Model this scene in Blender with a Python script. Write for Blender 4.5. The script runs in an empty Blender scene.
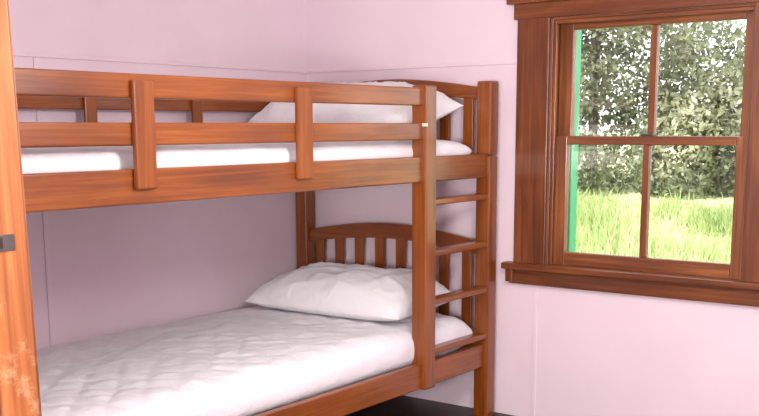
import bpy, bmesh, math, random
import numpy as np
from mathutils import Vector, Matrix, noise
random.seed(4); rng=np.random.default_rng(4)
S=bpy.context.scene
S.view_settings.view_transform='Standard'
S.view_settings.look='None'
col=S.collection

# ---------------- materials ----------------
def lin(c):
    return tuple(((v/255)/12.92 if v/255<=0.04045 else ((v/255+0.055)/1.055)**2.4) for v in c)+(1,)
def newmat(name):
    m=bpy.data.materials.new(name); m.use_nodes=True
    nt=m.node_tree; b=nt.nodes['Principled BSDF']
    return m,nt,b
def N(nt,t,**kw):
    n=nt.nodes.new(t)
    for k,v in kw.items():
        if k in n.inputs: n.inputs[k].default_value=v
        else: setattr(n,k,v)
    return n
def ramp(nt,stops):
    r=nt.nodes.new('ShaderNodeValToRGB'); e=r.color_ramp.elements
    while len(e)<len(stops): e.new(0.5)
    for i,(p,c) in enumerate(stops): e[i].position=p; e[i].color=lin(c)
    return r
def wood(name,dark,mid,light,rough=0.3,coat=0.35,grain=1.0):
    m,nt,b=newmat(name); L=nt.links
    uv=N(nt,'ShaderNodeUVMap')
    mp=N(nt,'ShaderNodeMapping'); mp.inputs['Scale'].default_value=(1.1,32,1)
    L.new(uv.outputs[0],mp.inputs[0])
    n1=N(nt,'ShaderNodeTexNoise',Scale=1.8,Detail=6.0,Roughness=0.6,Distortion=0.7); L.new(mp.outputs[0],n1.inputs['Vector'])
    mp2=N(nt,'ShaderNodeMapping'); mp2.inputs['Scale'].default_value=(1.3,6,1)
    L.new(uv.outputs[0],mp2.inputs[0])
    n2=N(nt,'ShaderNodeTexNoise',Scale=1.3,Detail=3.0); L.new(mp2.outputs[0],n2.inputs['Vector'])
    mx=N(nt,'ShaderNodeMix',data_type='FLOAT'); mx.inputs[0].default_value=0.43
    L.new(n1.outputs['Fac'],mx.inputs[2]); L.new(n2.outputs['Fac'],mx.inputs[3])
    r=ramp(nt,[(0.35,dark),(0.5,mid),(0.64,light)]); L.new(mx.outputs[0],r.inputs[0])
    L.new(r.outputs[0],b.inputs['Base Color'])
    b.inputs['Roughness'].default_value=rough
    b.inputs['Coat Weight'].default_value=coat; b.inputs['Coat Roughness'].default_value=0.16
    bp=N(nt,'ShaderNodeBump',Strength=0.06*grain,Distance=0.01); L.new(n1.outputs['Fac'],bp.inputs['Height']); L.new(bp.outputs[0],b.inputs['Normal'])
    return m
M_bed=wood('pine_varnish',(98,44,6),(128,64,12),(150,82,24),rough=0.34,coat=0.35)
M_win=wood('window_wood',(78,36,12),(106,52,18),(132,74,32),rough=0.42,coat=0.25)
M_sash=wood('sash_wood',(88,44,18),(118,64,30),(150,90,46),rough=0.42,coat=0.25)

def plain(name,c,rough=0.6,bump=0,scale=40,var=0.0):
    m,nt,b=newmat(name); L=nt.links
    b.inputs['Roughness'].default_value=rough
    tc=N(nt,'ShaderNodeTexCoord')
    n=N(nt,'ShaderNodeTexNoise',Scale=2.5,Detail=4.0); L.new(tc.outputs['Object'],n.inputs['Vector'])
    d=tuple(max(0,v*(1-var)) for v in c)
    r=ramp(nt,[(0.35,d),(0.65,c)]); L.new(n.outputs['Fac'],r.inputs[0]); L.new(r.outputs[0],b.inputs['Base Color'])
    if bump:
        n2=N(nt,'ShaderNodeTexNoise',Scale=scale,Detail=3.0); L.new(tc.outputs['Object'],n2.inputs['Vector'])
        bp=N(nt,'ShaderNodeBump',Strength=bump,Distance=0.01); L.new(n2.outputs['Fac'],bp.inputs['Height']); L.new(bp.outputs[0],b.inputs['Normal'])
    return m
M_wall=plain('wall_paint_lilac',(232,213,223),0.5,0.05,30,0.02)
M_ceil=plain('ceiling_paint',(240,236,236),0.7)
M_metal=plain('aged_metal',(92,88,86),0.45,0.2,60,0.3); M_metal.node_tree.nodes['Principled BSDF'].inputs['Metallic'].default_value=0.7
M_label=plain('paper_label',(225,222,212),0.6)
M_green=plain('green_paint',(70,180,120),0.5,0.05,30,0.1)
M_dome=plain('added_dome_white',(240,236,225),0.4)  # white for the added, unseen ceiling dome; does not glow

def linen(name,c,bs,sc):
    m,nt,b=newmat(name); L=nt.links
    b.inputs['Base Color'].default_value=lin(c); b.inputs['Roughness'].default_value=0.85
    b.inputs['Sheen Weight'].default_value=0.15
    tc=N(nt,'ShaderNodeTexCoord')
    n=N(nt,'ShaderNodeTexNoise',Scale=sc,Detail=4.0,Roughness=0.55,Distortion=0.9); L.new(tc.outputs['Object'],n.inputs['Vector'])
    bp=N(nt,'ShaderNodeBump',Strength=bs,Distance=0.03); L.new(n.outputs['Fac'],bp.inputs['Height']); L.new(bp.outputs[0],b.inputs['Normal'])
    return m
M_sheet=linen('white_sheet',(226,224,229),0.35,9)
M_pillow=linen('white_pillowcase',(228,225,228),0.45,7)

def floor_mat():
    m,nt,b=newmat('dark_floorboards'); L=nt.links
    tc=N(nt,'ShaderNodeTexCoord')
    br=N(nt,'ShaderNodeTexBrick',Scale=1.0); br.inputs['Color1'].default_value=lin((58,34,22)); br.inputs['Color2'].default_value=lin((44,26,18)); br.inputs['Mortar'].default_value=lin((16,10,8))
    br.inputs['Mortar Size'].default_value=0.006; br.inputs['Brick Width'].default_value=2.4; br.inputs['Row Height'].default_value=0.13
    L.new(tc.outputs['Object'],br.inputs['Vector'])
    mp=N(nt,'ShaderNodeMapping'); mp.inputs['Scale'].default_value=(2,40,1); L.new(tc.outputs['Object'],mp.inputs[0])
    n=N(nt,'ShaderNodeTexNoise',Scale=1.5,Detail=4.0); L.new(mp.outputs[0],n.inputs['Vector'])
    mx=N(nt,'ShaderNodeMix',data_type='RGBA',blend_type='MULTIPLY'); mx.inputs[0].default_value=0.5
    L.new(br.outputs['Color'],mx.inputs[6]); L.new(n.outputs['Color'],mx.inputs[7]); L.new(mx.outputs[2],b.inputs['Base Color'])
    b.inputs['Roughness'].default_value=0.45
    return m
M_floor=floor_mat()

def worn():
    m=wood('worn_door_wood',(114,60,24),(146,82,38),(174,112,64),rough=0.55,coat=0.1)
    nt=m.node_tree;L=nt.links;b=nt.nodes['Principled BSDF']
    src=b.inputs['Base Color'].links[0].from_socket
    tc=N(nt,'ShaderNodeTexCoord'); n=N(nt,'ShaderNodeTexNoise',Scale=11.0,Detail=8.0,Roughness=0.75); L.new(tc.outputs['Object'],n.inputs['Vector'])
    sp=N(nt,'ShaderNodeSeparateXYZ'); L.new(tc.outputs['Object'],sp.inputs[0])
    mr=N(nt,'ShaderNodeMapRange'); mr.inputs['From Min'].default_value=1.32; mr.inputs['From Max'].default_value=1.15; mr.inputs['To Min'].default_value=-0.12; mr.inputs['To Max'].default_value=0.02
    L.new(sp.outputs['Z'],mr.inputs['Value'])
    ad=N(nt,'ShaderNodeMath',operation='ADD'); L.new(n.outputs['Fac'],ad.inputs[0]); L.new(mr.outputs[0],ad.inputs[1])
    r=ramp(nt,[(0.54,(0,0,0)),(0.66,(150,150,150))]); L.new(ad.outputs[0],r.inputs[0])
    mx=N(nt,'ShaderNodeMix',data_type='RGBA'); L.new(r.outputs[0],mx.inputs[0]); L.new(src,mx.inputs[6]); mx.inputs[7].default_value=lin((208,180,144))
    L.new(mx.outputs[2],b.inputs['Base Color'])
    return m
M_door=worn()

def glass():
    m,nt,b=newmat('window_glass'); L=nt.links
    nt.nodes.remove(b); out=nt.nodes['Material Output']
    t=N(nt,'ShaderNodeBsdfTransparent'); g=N(nt,'ShaderNodeBsdfGlossy'); g.inputs['Roughness'].default_value=0.02
    ms=N(nt,'ShaderNodeMixShader'); ms.inputs[0].default_value=0.04
    L.new(t.outputs[0],ms.inputs[1]);L.new(g.outputs[0],ms.inputs[2]);L.new(ms.outputs[0],out.inputs[0])
    return m
M_glass=glass()

def foliage(name,cols,scale,transl=0.35):
    m,nt,b=newmat(name); L=nt.links
    out=nt.nodes['Material Output']
    tc=N(nt,'ShaderNodeTexCoord')
    n=N(nt,'ShaderNodeTexNoise',Scale=scale,Detail=6.0,Roughness=0.7); L.new(tc.outputs['Object'],n.inputs['Vector'])
    r=ramp(nt,[(0.34+0.32*i/(len(cols)-1),c) for i,c in enumerate(cols)]); L.new(n.outputs['Fac'],r.inputs[0])
    L.new(r.outputs[0],b.inputs['Base Color']); b.inputs['Roughness'].default_value=0.85
    b.inputs['Specular IOR Level'].default_value=0.2
    t=N(nt,'ShaderNodeBsdfTranslucent'); L.new(r.outputs[0],t.inputs['Color'])
    ms=N(nt,'ShaderNodeMixShader'); ms.inputs[0].default_value=transl
    L.new(b.outputs[0],ms.inputs[1]);L.new(t.outputs[0],ms.inputs[2]);L.new(ms.outputs[0],out.inputs[0])
    return m
M_leaf=foliage('hedge_leaves',[(80,90,66),(114,124,92),(148,152,122),(196,194,168)],0.8,0.42)
M_grass=foliage('grass_blades',[(118,142,82),(176,190,128),(218,222,180)],0.9)
M_soil=plain('grass_ground',(186,196,144),0.9,0.3,8,0.2)
M_bark=plain('bark',(130,118,104),0.9,0.4,20,0.3)

# ---------------- geometry helpers ----------------
class MB:
    def __init__(s): s.bm=bmesh.new(); s.uv=s.bm.loops.layers.uv.new('UVMap')
    def _uv(s,faces,axis):
        off=(random.random()*20,random.random()*20)
        for f in faces:
            n=f.normal; others=[i for i in range(3) if i!=axis]
            c=min(others,key=lambda i:abs(n[i]))
            for l in f.loops:
                p=l.vert.co; l[s.uv].uv=(p[axis]+off[0],p[c]+off[1]+ (0.37 if c==others[0] else 0))
    def box(s,x0,x1,y0,y1,z0,z1,mi=0):
        P=[(x,y,z) for x in (x0,x1) for y in (y0,y1) for z in (z0,z1)]
        v=[s.bm.verts.new(p) for p in P]
        F=[(0,1,3,2),(4,6,7,5),(0,4,5,1),(2,3,7,6),(0,2,6,4),(1,5,7,3)]
        fs=[s.bm.faces.new([v[i] for i in f]) for f in F]
        for f in fs: f.normal_update(); f.material_index=mi
        d=[abs(x1-x0),abs(y1-y0),abs(z1-z0)]
        s._uv(fs,d.index(max(d))); return v
    def prism(s,pts,axis,a,b,length_axis,mi=0):
        o=[i for i in range(3) if i!=axis]
        def mk(p,t):
            q=[0,0,0]; q[o[0]]=p[0]; q[o[1]]=p[1]; q[axis]=t; return s.bm.verts.new(q)
        A=[mk(p,a) for p in pts];B=[mk(p,b) for p in pts]; n=len(pts)
        fs=[s.bm.faces.new(A),s.bm.faces.new(B[::-1])]
        for i in range(n): fs.append(s.bm.faces.new([A[i],B[i],B[(i+1)%n],A[(i+1)%n]]))
        for f in fs: f.normal_update(); f.material_index=mi
        s._uv(fs,length_axis)
    def obj(s,name,mats,bevel=0.0,parent=None,smooth=False,seg=2):
        bmesh.ops.recalc_face_normals(s.bm,faces=s.bm.faces)
        me=bpy.data.meshes.new(name); s.bm.to_mesh(me); s.bm.free()
        for m in (mats if isinstance(mats,(list,tuple)) else [mats]): me.materials.append(m)
        o=bpy.data.objects.new(name,me); col.objects.link(o)
        if bevel:
            b=o.modifiers.new('bevel','BEVEL'); b.width=bevel; b.segments=seg; b.limit_method='ANGLE'; b.angle_limit=math.radians(40)
        if smooth:
            for p in me.polygons: p.use_smooth=True
        if parent: o.parent=parent
        return o
def empty(name):
    e=bpy.data.objects.new(name,None); col.objects.link(e); return e

# ---------------- room shell ----------------
WL=-0.02; WR=4.3; YF=-3.65; YH=-6.4; CH=2.55
ox0,ox1,oz0,oz1=1.60,2.63,0.83,2.09
b=MB()
b.box(-0.14,ox0,0,0.12,-0.3,CH); b.box(ox1,WR+0.12,0,0.12,-0.3,CH); b.box(ox0,ox1,0,0.12,-0.3,oz0); b.box(ox0,ox1,0,0.12,oz1,CH)
b.obj('wall_back',M_wall)
b=MB(); b.box(-0.14,WL,YF-0.12,0,0,CH); b.obj('wall_left',M_wall)
b=MB(); b.box(WR,WR+0.12,YH,0,0,CH); b.obj('wall_right',M_wall)
dx0,dx1,dh=2.382,3.98,2.3
b=MB(); b.box(WL,dx0-0.06,YF-0.12,YF,0,CH); b.box(dx1+0.03,WR,YF-0.12,YF,0,CH); b.box(dx0-0.06,dx1+0.03,YF-0.12,YF,dh+0.03,CH); b.obj('wall_front',M_wall)
b=MB(); b.box(1.0,1.12,YH,YF-0.12,0,CH); b.box(1.0,WR,YH-0.12,YH,0,CH); b.obj('wall_hall',M_wall)
b=MB(); b.box(-0.14,WR+0.12,YH-0.12,0,-0.08,0); b.obj('floor',M_floor)
b=MB(); b.box(-0.14,WR+0.12,YH-0.12,0.12,CH,CH+0.1); b.obj('ceiling',M_ceil)
b=MB(); b.box(WL,1.42,-0.008,0,1.872,1.892); b.obj('trim_1',M_wall,0.003)
b=MB(); b.box(WL,WL+0.008,-3.6,0,1.872,1.892); b.obj('trim_2',M_wall,0.003)
b=MB(); b.box(1.535,1.56,-0.006,0,0,0.72); b.obj('trim_3',M_wall,0.003)
b=MB(); b.box(WL,WL+0.006,-1.90,-1.875,0,1.872); b.obj('trim_4',M_wall,0.003)
b=MB(); b.box(2.76,2.785,-0.006,0,0,0.72); b.obj('trim_5',M_wall,0.003)

# ---------------- window ----------------
W=empty('window_1')
b=MB()
b.box(1.42,1.602,-0.025,0.0,0.80,2.10)
b.box(2.617,2.80,-0.025,0.0,0.80,2.10)
b.box(1.40,2.82,-0.03,0.0,2.09,2.175)
b.box(1.37,2.85,-0.055,0.0,2.165,2.195)
b.obj('casing',M_win,0.004,W)
b=MB()
b.box(1.37,2.86,-0.07,0.03,0.812,0.846)
b.box(1.40,2.83,-0.032,0.0,0.732,0.813)
b.box(1.385,1.43,-0.05,0.0,0.742,0.815)
b.obj('sill',M_win,0.006,W)
b=MB()
b.box(1.60,1.612,0.0,0.13,0.83,2.09); b.box(2.618,2.63,0.0,0.13,0.83,2.09)
b.box(1.612,2.618,0.0,0.13,2.078,2.09); b.box(1.612,2.618,0.028,0.16,0.83,0.842)
b.box(1.612,1.63,0.005,0.022,0.84,2.078); b.box(2.60,2.618,0.005,0.022,0.84,2.078); b.box(1.63,2.60,0.005,0.022,2.06,2.078)
b.obj('jamb',M_sash,0.003,W)
def sash(name,y0,y1,z0,z1,gz0,gz1):
    b=MB()
    b.box(1.614,1.690,y0,y1,z0,z1); b.box(2.548,2.616,y0,y1,z0,z1)
    b.box(1.690,2.548,y0,y1,z0,gz0); b.box(1.690,2.548,y0,y1,gz1,z1)
    b.box(2.096,2.132,y0+0.004,y1-0.004,gz0,gz1)
    b.obj(name,M_sash,0.004,W)
    b=MB(); ym=(y0+y1)/2; b.box(1.685,2.10,ym-.001,ym+.001,gz0-.005,gz1+.005); b.box(2.13,2.555,ym-.001,ym+.001,gz0-.005,gz1+.005); b.obj(name+'_glass',M_glass,0,W)
sash('lower_sash',0.028,0.066,0.842,1.505,0.912,1.462)
sash('upper_sash',0.072,0.11,1.465,2.078,1.505,2.032)
b=MB(); b.box(1.50,1.672,0.125,0.20,0.75,2.15); b.box(2.60,2.72,0.125,0.20,0.75,2.15); b.box(1.50,2.72,0.125,0.2,2.10,2.2); b.box(1.48,2.74,0.125,0.22,0.74,0.83)
b.obj('exterior_casing',M_green,0.004,W)
b=MB(); b.box(2.08,2.145,0.03,0.066,1.505,1.518); b.obj('sash_lock',M_metal,0.003,W)

# ---------------- door frame ----------------
D=empty('door_1')
def lean(verts):
    for v in verts: v.co.x+=-0.029*(v.co.z-1.39)
b=MB()
lean(b.box(dx0-0.035,dx0,YF-0.13,YF+0.01,0,dh)); b.box(dx1,dx1+0.03,YF-0.13,YF+0.01,0,dh); b.box(dx0-0.06,dx1+0.03,YF-0.13,YF+0.01,dh,dh+0.03)
lean(b.box(dx0-0.14,dx0-0.008,YF-0.15,YF-0.13,0,dh+0.1)); b.box(dx1+0.008,dx1+0.14,YF-0.15,YF-0.12,0,dh+0.1); b.box(dx0-0.17,dx1+0.14,YF-0.15,YF-0.12,dh+0.1,dh+0.2)
lean(b.box(dx0-0.14,dx0-0.008,YF,YF+0.02,0,dh+0.1)); b.box(dx1+0.008,dx1+0.14,YF,YF+0.02,0,dh+0.1)
lean(b.box(dx0-0.0,dx0+0.012,YF-0.13,YF-0.085,0,dh))
b.obj('frame',M_door,0.003,D)
b=MB(); lean(b.box(dx0,dx0+0.003,YF-0.08,YF-0.018,1.322,1.354)); b.obj('strike_plate',M_metal,0.001,D)
b=MB(); lean(b.box(dx0+0.002,dx0+0.0045,YF-0.065,YF-0.045,1.328,1.348)); b.obj('latch_hole',M_floor,0,D)

# ---------------- bunk bed ----------------
BED=empty('bunk_bed')
X0,X1=0.0,1.343; YH0,YF0=-0.065,-3.25; p=0.085
b=MB()
for (xa,xb) in ((X0,X0+p),(X1-p,X1)):
    for (ya,yb) in ((YH0-p,YH0),(YF0,YF0+p)):
        b.box(xa,xb,ya,yb,0.0,1.405); b.box(xa,xb,ya,yb,1.41,1.785)
b.obj('posts',M_bed,0.010,BED,seg=3)
b=MB()
yA,yB=YF0+p,YH0-p
for x,s in ((1.285,1),(0.02,0)):
    b.box(x,x+0.035,yA,yB,0.285,0.409)
    b.box(x,x+0.035,yA,yB,1.293,1.414)
b.box(1.292,1.322,yA,-0.69,1.493,1.571); b.box(1.292,1.322,yA,-0.69,1.651,1.734)
b.box(0.03,0.06,yA,yB,1.64,1.715)
b.obj('side_rails',M_bed,0.007,BED,seg=3)
b=MB()
for y in (-2.48,-1.645,-3.20+0.04):
    b.box(1.322,1.345,y,y+0.09,1.345,1.712)
for y in (-2.52,-1.70,-1.02): b.box(0.06,0.078,y,y+0.07,1.33,1.70)
b.obj('guard_uprights',M_bed,0.006,BED)
b=MB()
b.box(1.258,1.343,-0.735,-0.645,0.28,1.745)
for z in (1.21,0.96,0.72,0.47): b.box(1.265,1.337,-0.65,YH0-p+0.002,z-0.03,z)
b.obj('ladder',M_bed,0.008,BED,seg=3)
b=MB(); b.box(1.275,1.3445,-0.7375,-0.725,1.556,1.570); b.obj('label',M_label,0,BED)
def board(name,yc,zend,zmid,zb,zlow):
    b=MB(); n=14; xa,xb=X0+p,X1-p
    top=[];bot=[]
    for i in range(n+1):
        t=i/n; x=xa+(xb-xa)*t; a=math.sin(math.pi*t)
        top.append((x,zend+(zmid-zend)*a)); bot.append((x,zb+(zmid-zend)*0.75*a))
    b.prism(top+bot[::-1],1,yc-0.016,yc+0.016,0)
    b.box(xa,xb,yc-0.016,yc+0.016,zlow-0.09,zlow)
    k=8; w=0.062; step=(xb-xa)/k
    for i in range(k):
        xc=xa+step*(i+0.5); t=(xc-xa)/(xb-xa)
        b.box(xc-w/2,xc+w/2,yc-0.009,yc+0.009,zlow-0.01,zb+0.02+(zmid-zend)*0.7*math.sin(math.pi*t))
    b.obj(name,M_bed,0.005,BED)
board('headboard_lower',-0.105,0.955,1.02,0.885,0.40)
board('headboard_upper',-0.105,1.755,1.812,1.69,1.41)
board('footboard_lower',YF0+0.045,0.955,1.02,0.885,0.40)
board('footboard_upper',YF0+0.045,1.755,1.812,1.69,1.41)
b=MB()
y=yA+0.1
while y<yB-0.1:
    b.box(0.055,1.285,y,y+0.08,0.345,0.363); b.box(0.055,1.285,y,y+0.08,1.345,1.363); y+=0.2
b.obj('bed_slats',M_bed,0,BED)

def soft(name,cx,cy,z0,sx,sy,h,mat,kind,rot=0,tilt=0,seed=0,nx=90,ny=140,quilt=0.0,yaw=0):
    bm=bmesh.new()
    def remap(t,k): return math.copysign(1-(1-abs(t))**k,t)
    top=[[None]*(ny+1) for _ in range(nx+1)];bot=[[None]*(ny+1) for _ in range(nx+1)]
    k=1.3 if kind=='mat' else 1.9
    for i in range(nx+1):
        for j in range(ny+1):
            u=remap(-1+2*i/nx,k);v=remap(-1+2*j/ny,k)
            if kind=='mat':
                n=16
                e=(max(0,1-abs(u)**(n*sx/sy*1.6)))**0.4*(max(0,1-abs(v)**(n*2)))**0.4
                x=u*sx/2;y=v*sy/2
                q=Vector((x*4.2+seed,y*4.2,0)); w=noise.noise(q)*0.008
                if quilt:
                    jx=0.025*noise.noise(Vector((x*4,y*4,7)));jy=0.025*noise.noise(Vector((x*4,y*4,12)))
                    a=abs(math.sin(math.pi*((x+jx)+(y+jy))/0.17));c=abs(math.sin(math.pi*((x+jx)-(y+jy))/0.17))
                    amp=0.55+0.9*noise.noise(Vector((x*2,y*2,3)))
                    w+=quilt*amp*(min(a,c)**0.7-0.5)
                    w+=noise.noise(q*2.6)*quilt*0.6+noise.noise(q*6)*quilt*0.25
                zt=h*(0.5+0.5*e)+w*e; zb=h*(0.5-0.5*e)
            else:
                e=(max(0,1-abs(u)**4.0))**0.55*(max(0,1-abs(v)**3.2))**0.6
                pin=1-0.05*(1-v*v)*abs(u)**4; pin2=1-0.07*(1-u*u)*abs(v)**4
                x=u*sx/2*pin;y=v*sy/2*pin2
                q=Vector((x*4+seed,y*4,1)); w=noise.noise(q)*0.020+noise.noise(q*2.2)*0.012
                r=1-abs(noise.noise(Vector((x*5+y*3+seed,y*8-x*2,2))))*2
                w+=0.014*max(0,r)**4
                w+=0.009*math.sin(16*(u+v*0.6)+3*noise.noise(q))*(abs(u)**3)
                zt=h*(0.26+0.74*e)+w*e; zb=h*(0.26-0.26*e)
            top[i][j]=(x,y,zt);bot[i][j]=(x,y,zb)
    V={}
    def vt(k,i,j):
        ed=i in(0,nx) or j in (0,ny)
        key=('e' if ed else k,i,j)
        if key not in V: V[key]=bm.verts.new(top[i][j] if k=='t' else bot[i][j])
        return V[key]
    for k in 'tb':
        for i in range(nx):
            for j in range(ny):
                bm.faces.new([vt(k,i,j),vt(k,i+1,j),vt(k,i+1,j+1),vt(k,i,j+1)])
    bmesh.ops.recalc_face_normals(bm,faces=bm.faces)
    me=bpy.data.meshes.new(name);bm.to_mesh(me);bm.free();me.materials.append(mat)
    for f in me.polygons:f.use_smooth=True
    o=bpy.data.objects.new(name,me);col.objects.link(o)
    o.matrix_world=Matrix.Translation((cx,cy,z0))@Matrix.Rotation(rot,4,'Z')@Matrix.Rotation(tilt,4,'X')@Matrix.Rotation(yaw,4,'Y')
    return o
my=(yA+yB)/2; ml=(yB-yA)-0.02
soft('mattress',0.665,my-0.015,0.364,1.225,ml-0.03,0.215,M_sheet,'mat',seed=1,quilt=0.010,nx=120,ny=300)
soft('mattress',0.665,my-0.02,1.364,1.205,ml-0.04,0.13,M_sheet,'mat',seed=7)
soft('pillow',0.70,-0.50,0.582,1.00,0.60,0.225,M_pillow,'pil',rot=0.04,tilt=0.05,seed=2,nx=90,ny=64)
soft('pillow',0.67,-0.46,1.53,1.08,0.58,0.23,M_pillow,'pil',rot=0.02,tilt=0.26,seed=5,nx=90,ny=64)

# ---------------- outdoors ----------------
def gz(x,y): return -0.35+0.075*max(0,y-0.5)+0.12*noise.noise(Vector((x*.35,y*.35,0)))
bm=bmesh.new(); nx,ny=60,50; vs=[[bm.verts.new((-16+30*i/nx,0.13+24*j/ny,gz(-16+30*i/nx,0.13+24*j/ny))) for j in range(ny+1)] for i in range(nx+1)]
for i in range(nx):
    for j in range(ny): bm.faces.new([vs[i][j],vs[i+1][j],vs[i+1][j+1],vs[i][j+1]])
me=bpy.data.meshes.new('lawn_ground');bm.to_mesh(me);bm.free();me.materials.append(M_soil);o=bpy.data.objects.new('lawn_ground',me);col.objects.link(o)
n=70000
gx=rng.uniform(-10,5,n);gy=0.6+rng.uniform(0,1,n)**0.8*9.3
verts=np.zeros((n*3,3));hh=rng.uniform(0.10,0.30,n);a=rng.uniform(0,6.28,n);w=rng.uniform(0.008,0.02,n)
zz=np.array([gz(x,y) for x,y in zip(gx,gy)])
hh*=0.5+1.7*np.array([max(0,noise.noise(Vector((x*.9,y*.9,5)))+0.3) for x,y in zip(gx,gy)])
verts[0::3]=np.stack([gx-w*np.cos(a),gy-w*np.sin(a),zz-0.02],1);verts[1::3]=np.stack([gx+w*np.cos(a),gy+w*np.sin(a),zz-0.02],1)
verts[2::3]=np.stack([gx+rng.normal(0,.13,n),gy+rng.normal(0,.13,n),zz+hh],1)
me=bpy.data.meshes.new('grass');me.from_pydata(verts.tolist(),[],np.arange(n*3).reshape(-1,3).tolist());me.materials.append(M_grass)
o=bpy.data.objects.new('grass',me);col.objects.link(o)
H=empty('hedge')
def leaves(name,blobs,per,size):
    C=[]
    for (cx,cy,cz,rx,ry,rz) in blobs:
        v=rng.normal(size=(per,3));v/=np.linalg.norm(v,axis=1)[:,None]
        r=rng.uniform(0.72,1.12,per)[:,None]
        C.append(np.array([cx,cy,cz])+v*r*np.array([rx,ry,rz]))
    C=np.concatenate(C);m=len(C)
    d=rng.normal(size=(m,3));d/=np.linalg.norm(d,axis=1)[:,None]
    e=np.cross(d,rng.normal(size=(m,3)));e/=np.linalg.norm(e,axis=1)[:,None]
    s=rng.uniform(0.5,1.2,m)[:,None]*size
    V=np.zeros((m*4,3));V[0::4]=C-d*s;V[1::4]=C+e*s*0.5;V[2::4]=C+d*s;V[3::4]=C-e*s*0.5
    me=bpy.data.meshes.new(name);me.from_pydata(V.tolist(),[],np.arange(m*4).reshape(-1,4).tolist());me.materials.append(M_leaf)
    o=bpy.data.objects.new(name,me);col.objects.link(o);o.parent=H;return o
bl=[]
for i in range(26):
    x=-11+i*0.62+rng.uniform(-.3,.3)
    for z in (0.9,2.3,3.8):
        if z>3 and x>-2.3: continue
        if z>2 and x>-1.55: bl.append((x,11.7,1.75,0.8,0.75,0.7)); continue
        k=rng.uniform(0.8,1.0)
        bl.append((x,11.6+rng.uniform(-.7,.9),z+rng.uniform(-.35,.35),0.95*k,0.8*k,0.95*k))
leaves('leaves',bl,1800,0.066)
b=MB()
for i in range(14):
    x=-10+i*1.05; b.prism([(x-.06,11.7),(x+.05,11.65),(x+.07,11.8),(x-.04,11.82)],2,0,2.2 if x>-1.6 else 3.6,2)
b.obj('trunks',M_bark,0,H)

# ---------------- fill lights, added lamp dome, sun, sky ----------------
cx,cy=2.9,-2.3
bm=bmesh.new(); bmesh.ops.create_uvsphere(bm,u_segments=32,v_segments=16,radius=0.15)  # made-up lamp dome out of view, added to go with the room fill
for v in bm.verts:
    v.co.z*=0.45
    if v.co.z>0: v.co.z*=0.2
me=bpy.data.meshes.new('added_lamp_dome');bm.to_mesh(me);bm.free();me.materials.append(M_dome)
for f in me.polygons:f.use_smooth=True
o=bpy.data.objects.new('added_lamp_dome',me);o.location=(cx,cy,CH-0.015);col.objects.link(o)
l=bpy.data.lights.new('room_fill','POINT');l.energy=104;l.shadow_soft_size=0.18;l.color=(1,0.96,0.935)  # added point fill below the dome, brightens walls; no known lamp
o=bpy.data.objects.new('room_fill',l);o.location=(cx,cy,CH-0.55);col.objects.link(o)
l=bpy.data.lights.new('hall_fill','AREA');l.shape='RECTANGLE';l.size=0.7;l.size_y=0.5;l.energy=142;l.color=(1,0.955,0.935)  # added low fill near the camera, lifts the area under the top bunk
o=bpy.data.objects.new('hall_fill',l);o.location=(3.7,-5.3,1.35);o.rotation_euler=(Vector((0.3,-1.0,0.85))-o.location).to_track_quat('-Z','Y').to_euler();col.objects.link(o)
sun=bpy.data.lights.new('sun','SUN');sun.energy=8.5;sun.angle=0.05;sun.color=(1,0.97,0.93)
o=bpy.data.objects.new('sun',sun);o.rotation_euler=Vector((0.35,0.75,-0.85)).to_track_quat('-Z','Y').to_euler();col.objects.link(o)
wd=bpy.data.worlds.new('sky');S.world=wd;wd.use_nodes=True
bg=wd.node_tree.nodes['Background'];bg.inputs[0].default_value=(0.95,0.97,1,1);bg.inputs[1].default_value=3.3

# ---------------- camera ----------------
C=Vector((4.122,-4.833,1.55)); y=.641;pt=.172;r=-.004;f=1038.363;ppy=308.18
F=Vector((-math.sin(y)*math.cos(pt),math.cos(y)*math.cos(pt),-math.sin(pt)));R=Vector((math.cos(y),math.sin(y),0));U=R.cross(F)
R2=R*math.cos(r)+U*math.sin(r);U2=-R*math.sin(r)+U*math.cos(r)
cd=bpy.data.cameras.new('camera');cd.sensor_width=36;cd.lens=f/759*36;cd.shift_y=(ppy-208)/759;cd.clip_start=0.05
co=bpy.data.objects.new('camera',cd)
m=Matrix.Identity(4)
for i in range(3): m[i][0]=R2[i];m[i][1]=U2[i];m[i][2]=-F[i];m[i][3]=C[i]
co.matrix_world=m;col.objects.link(co);S.camera=co
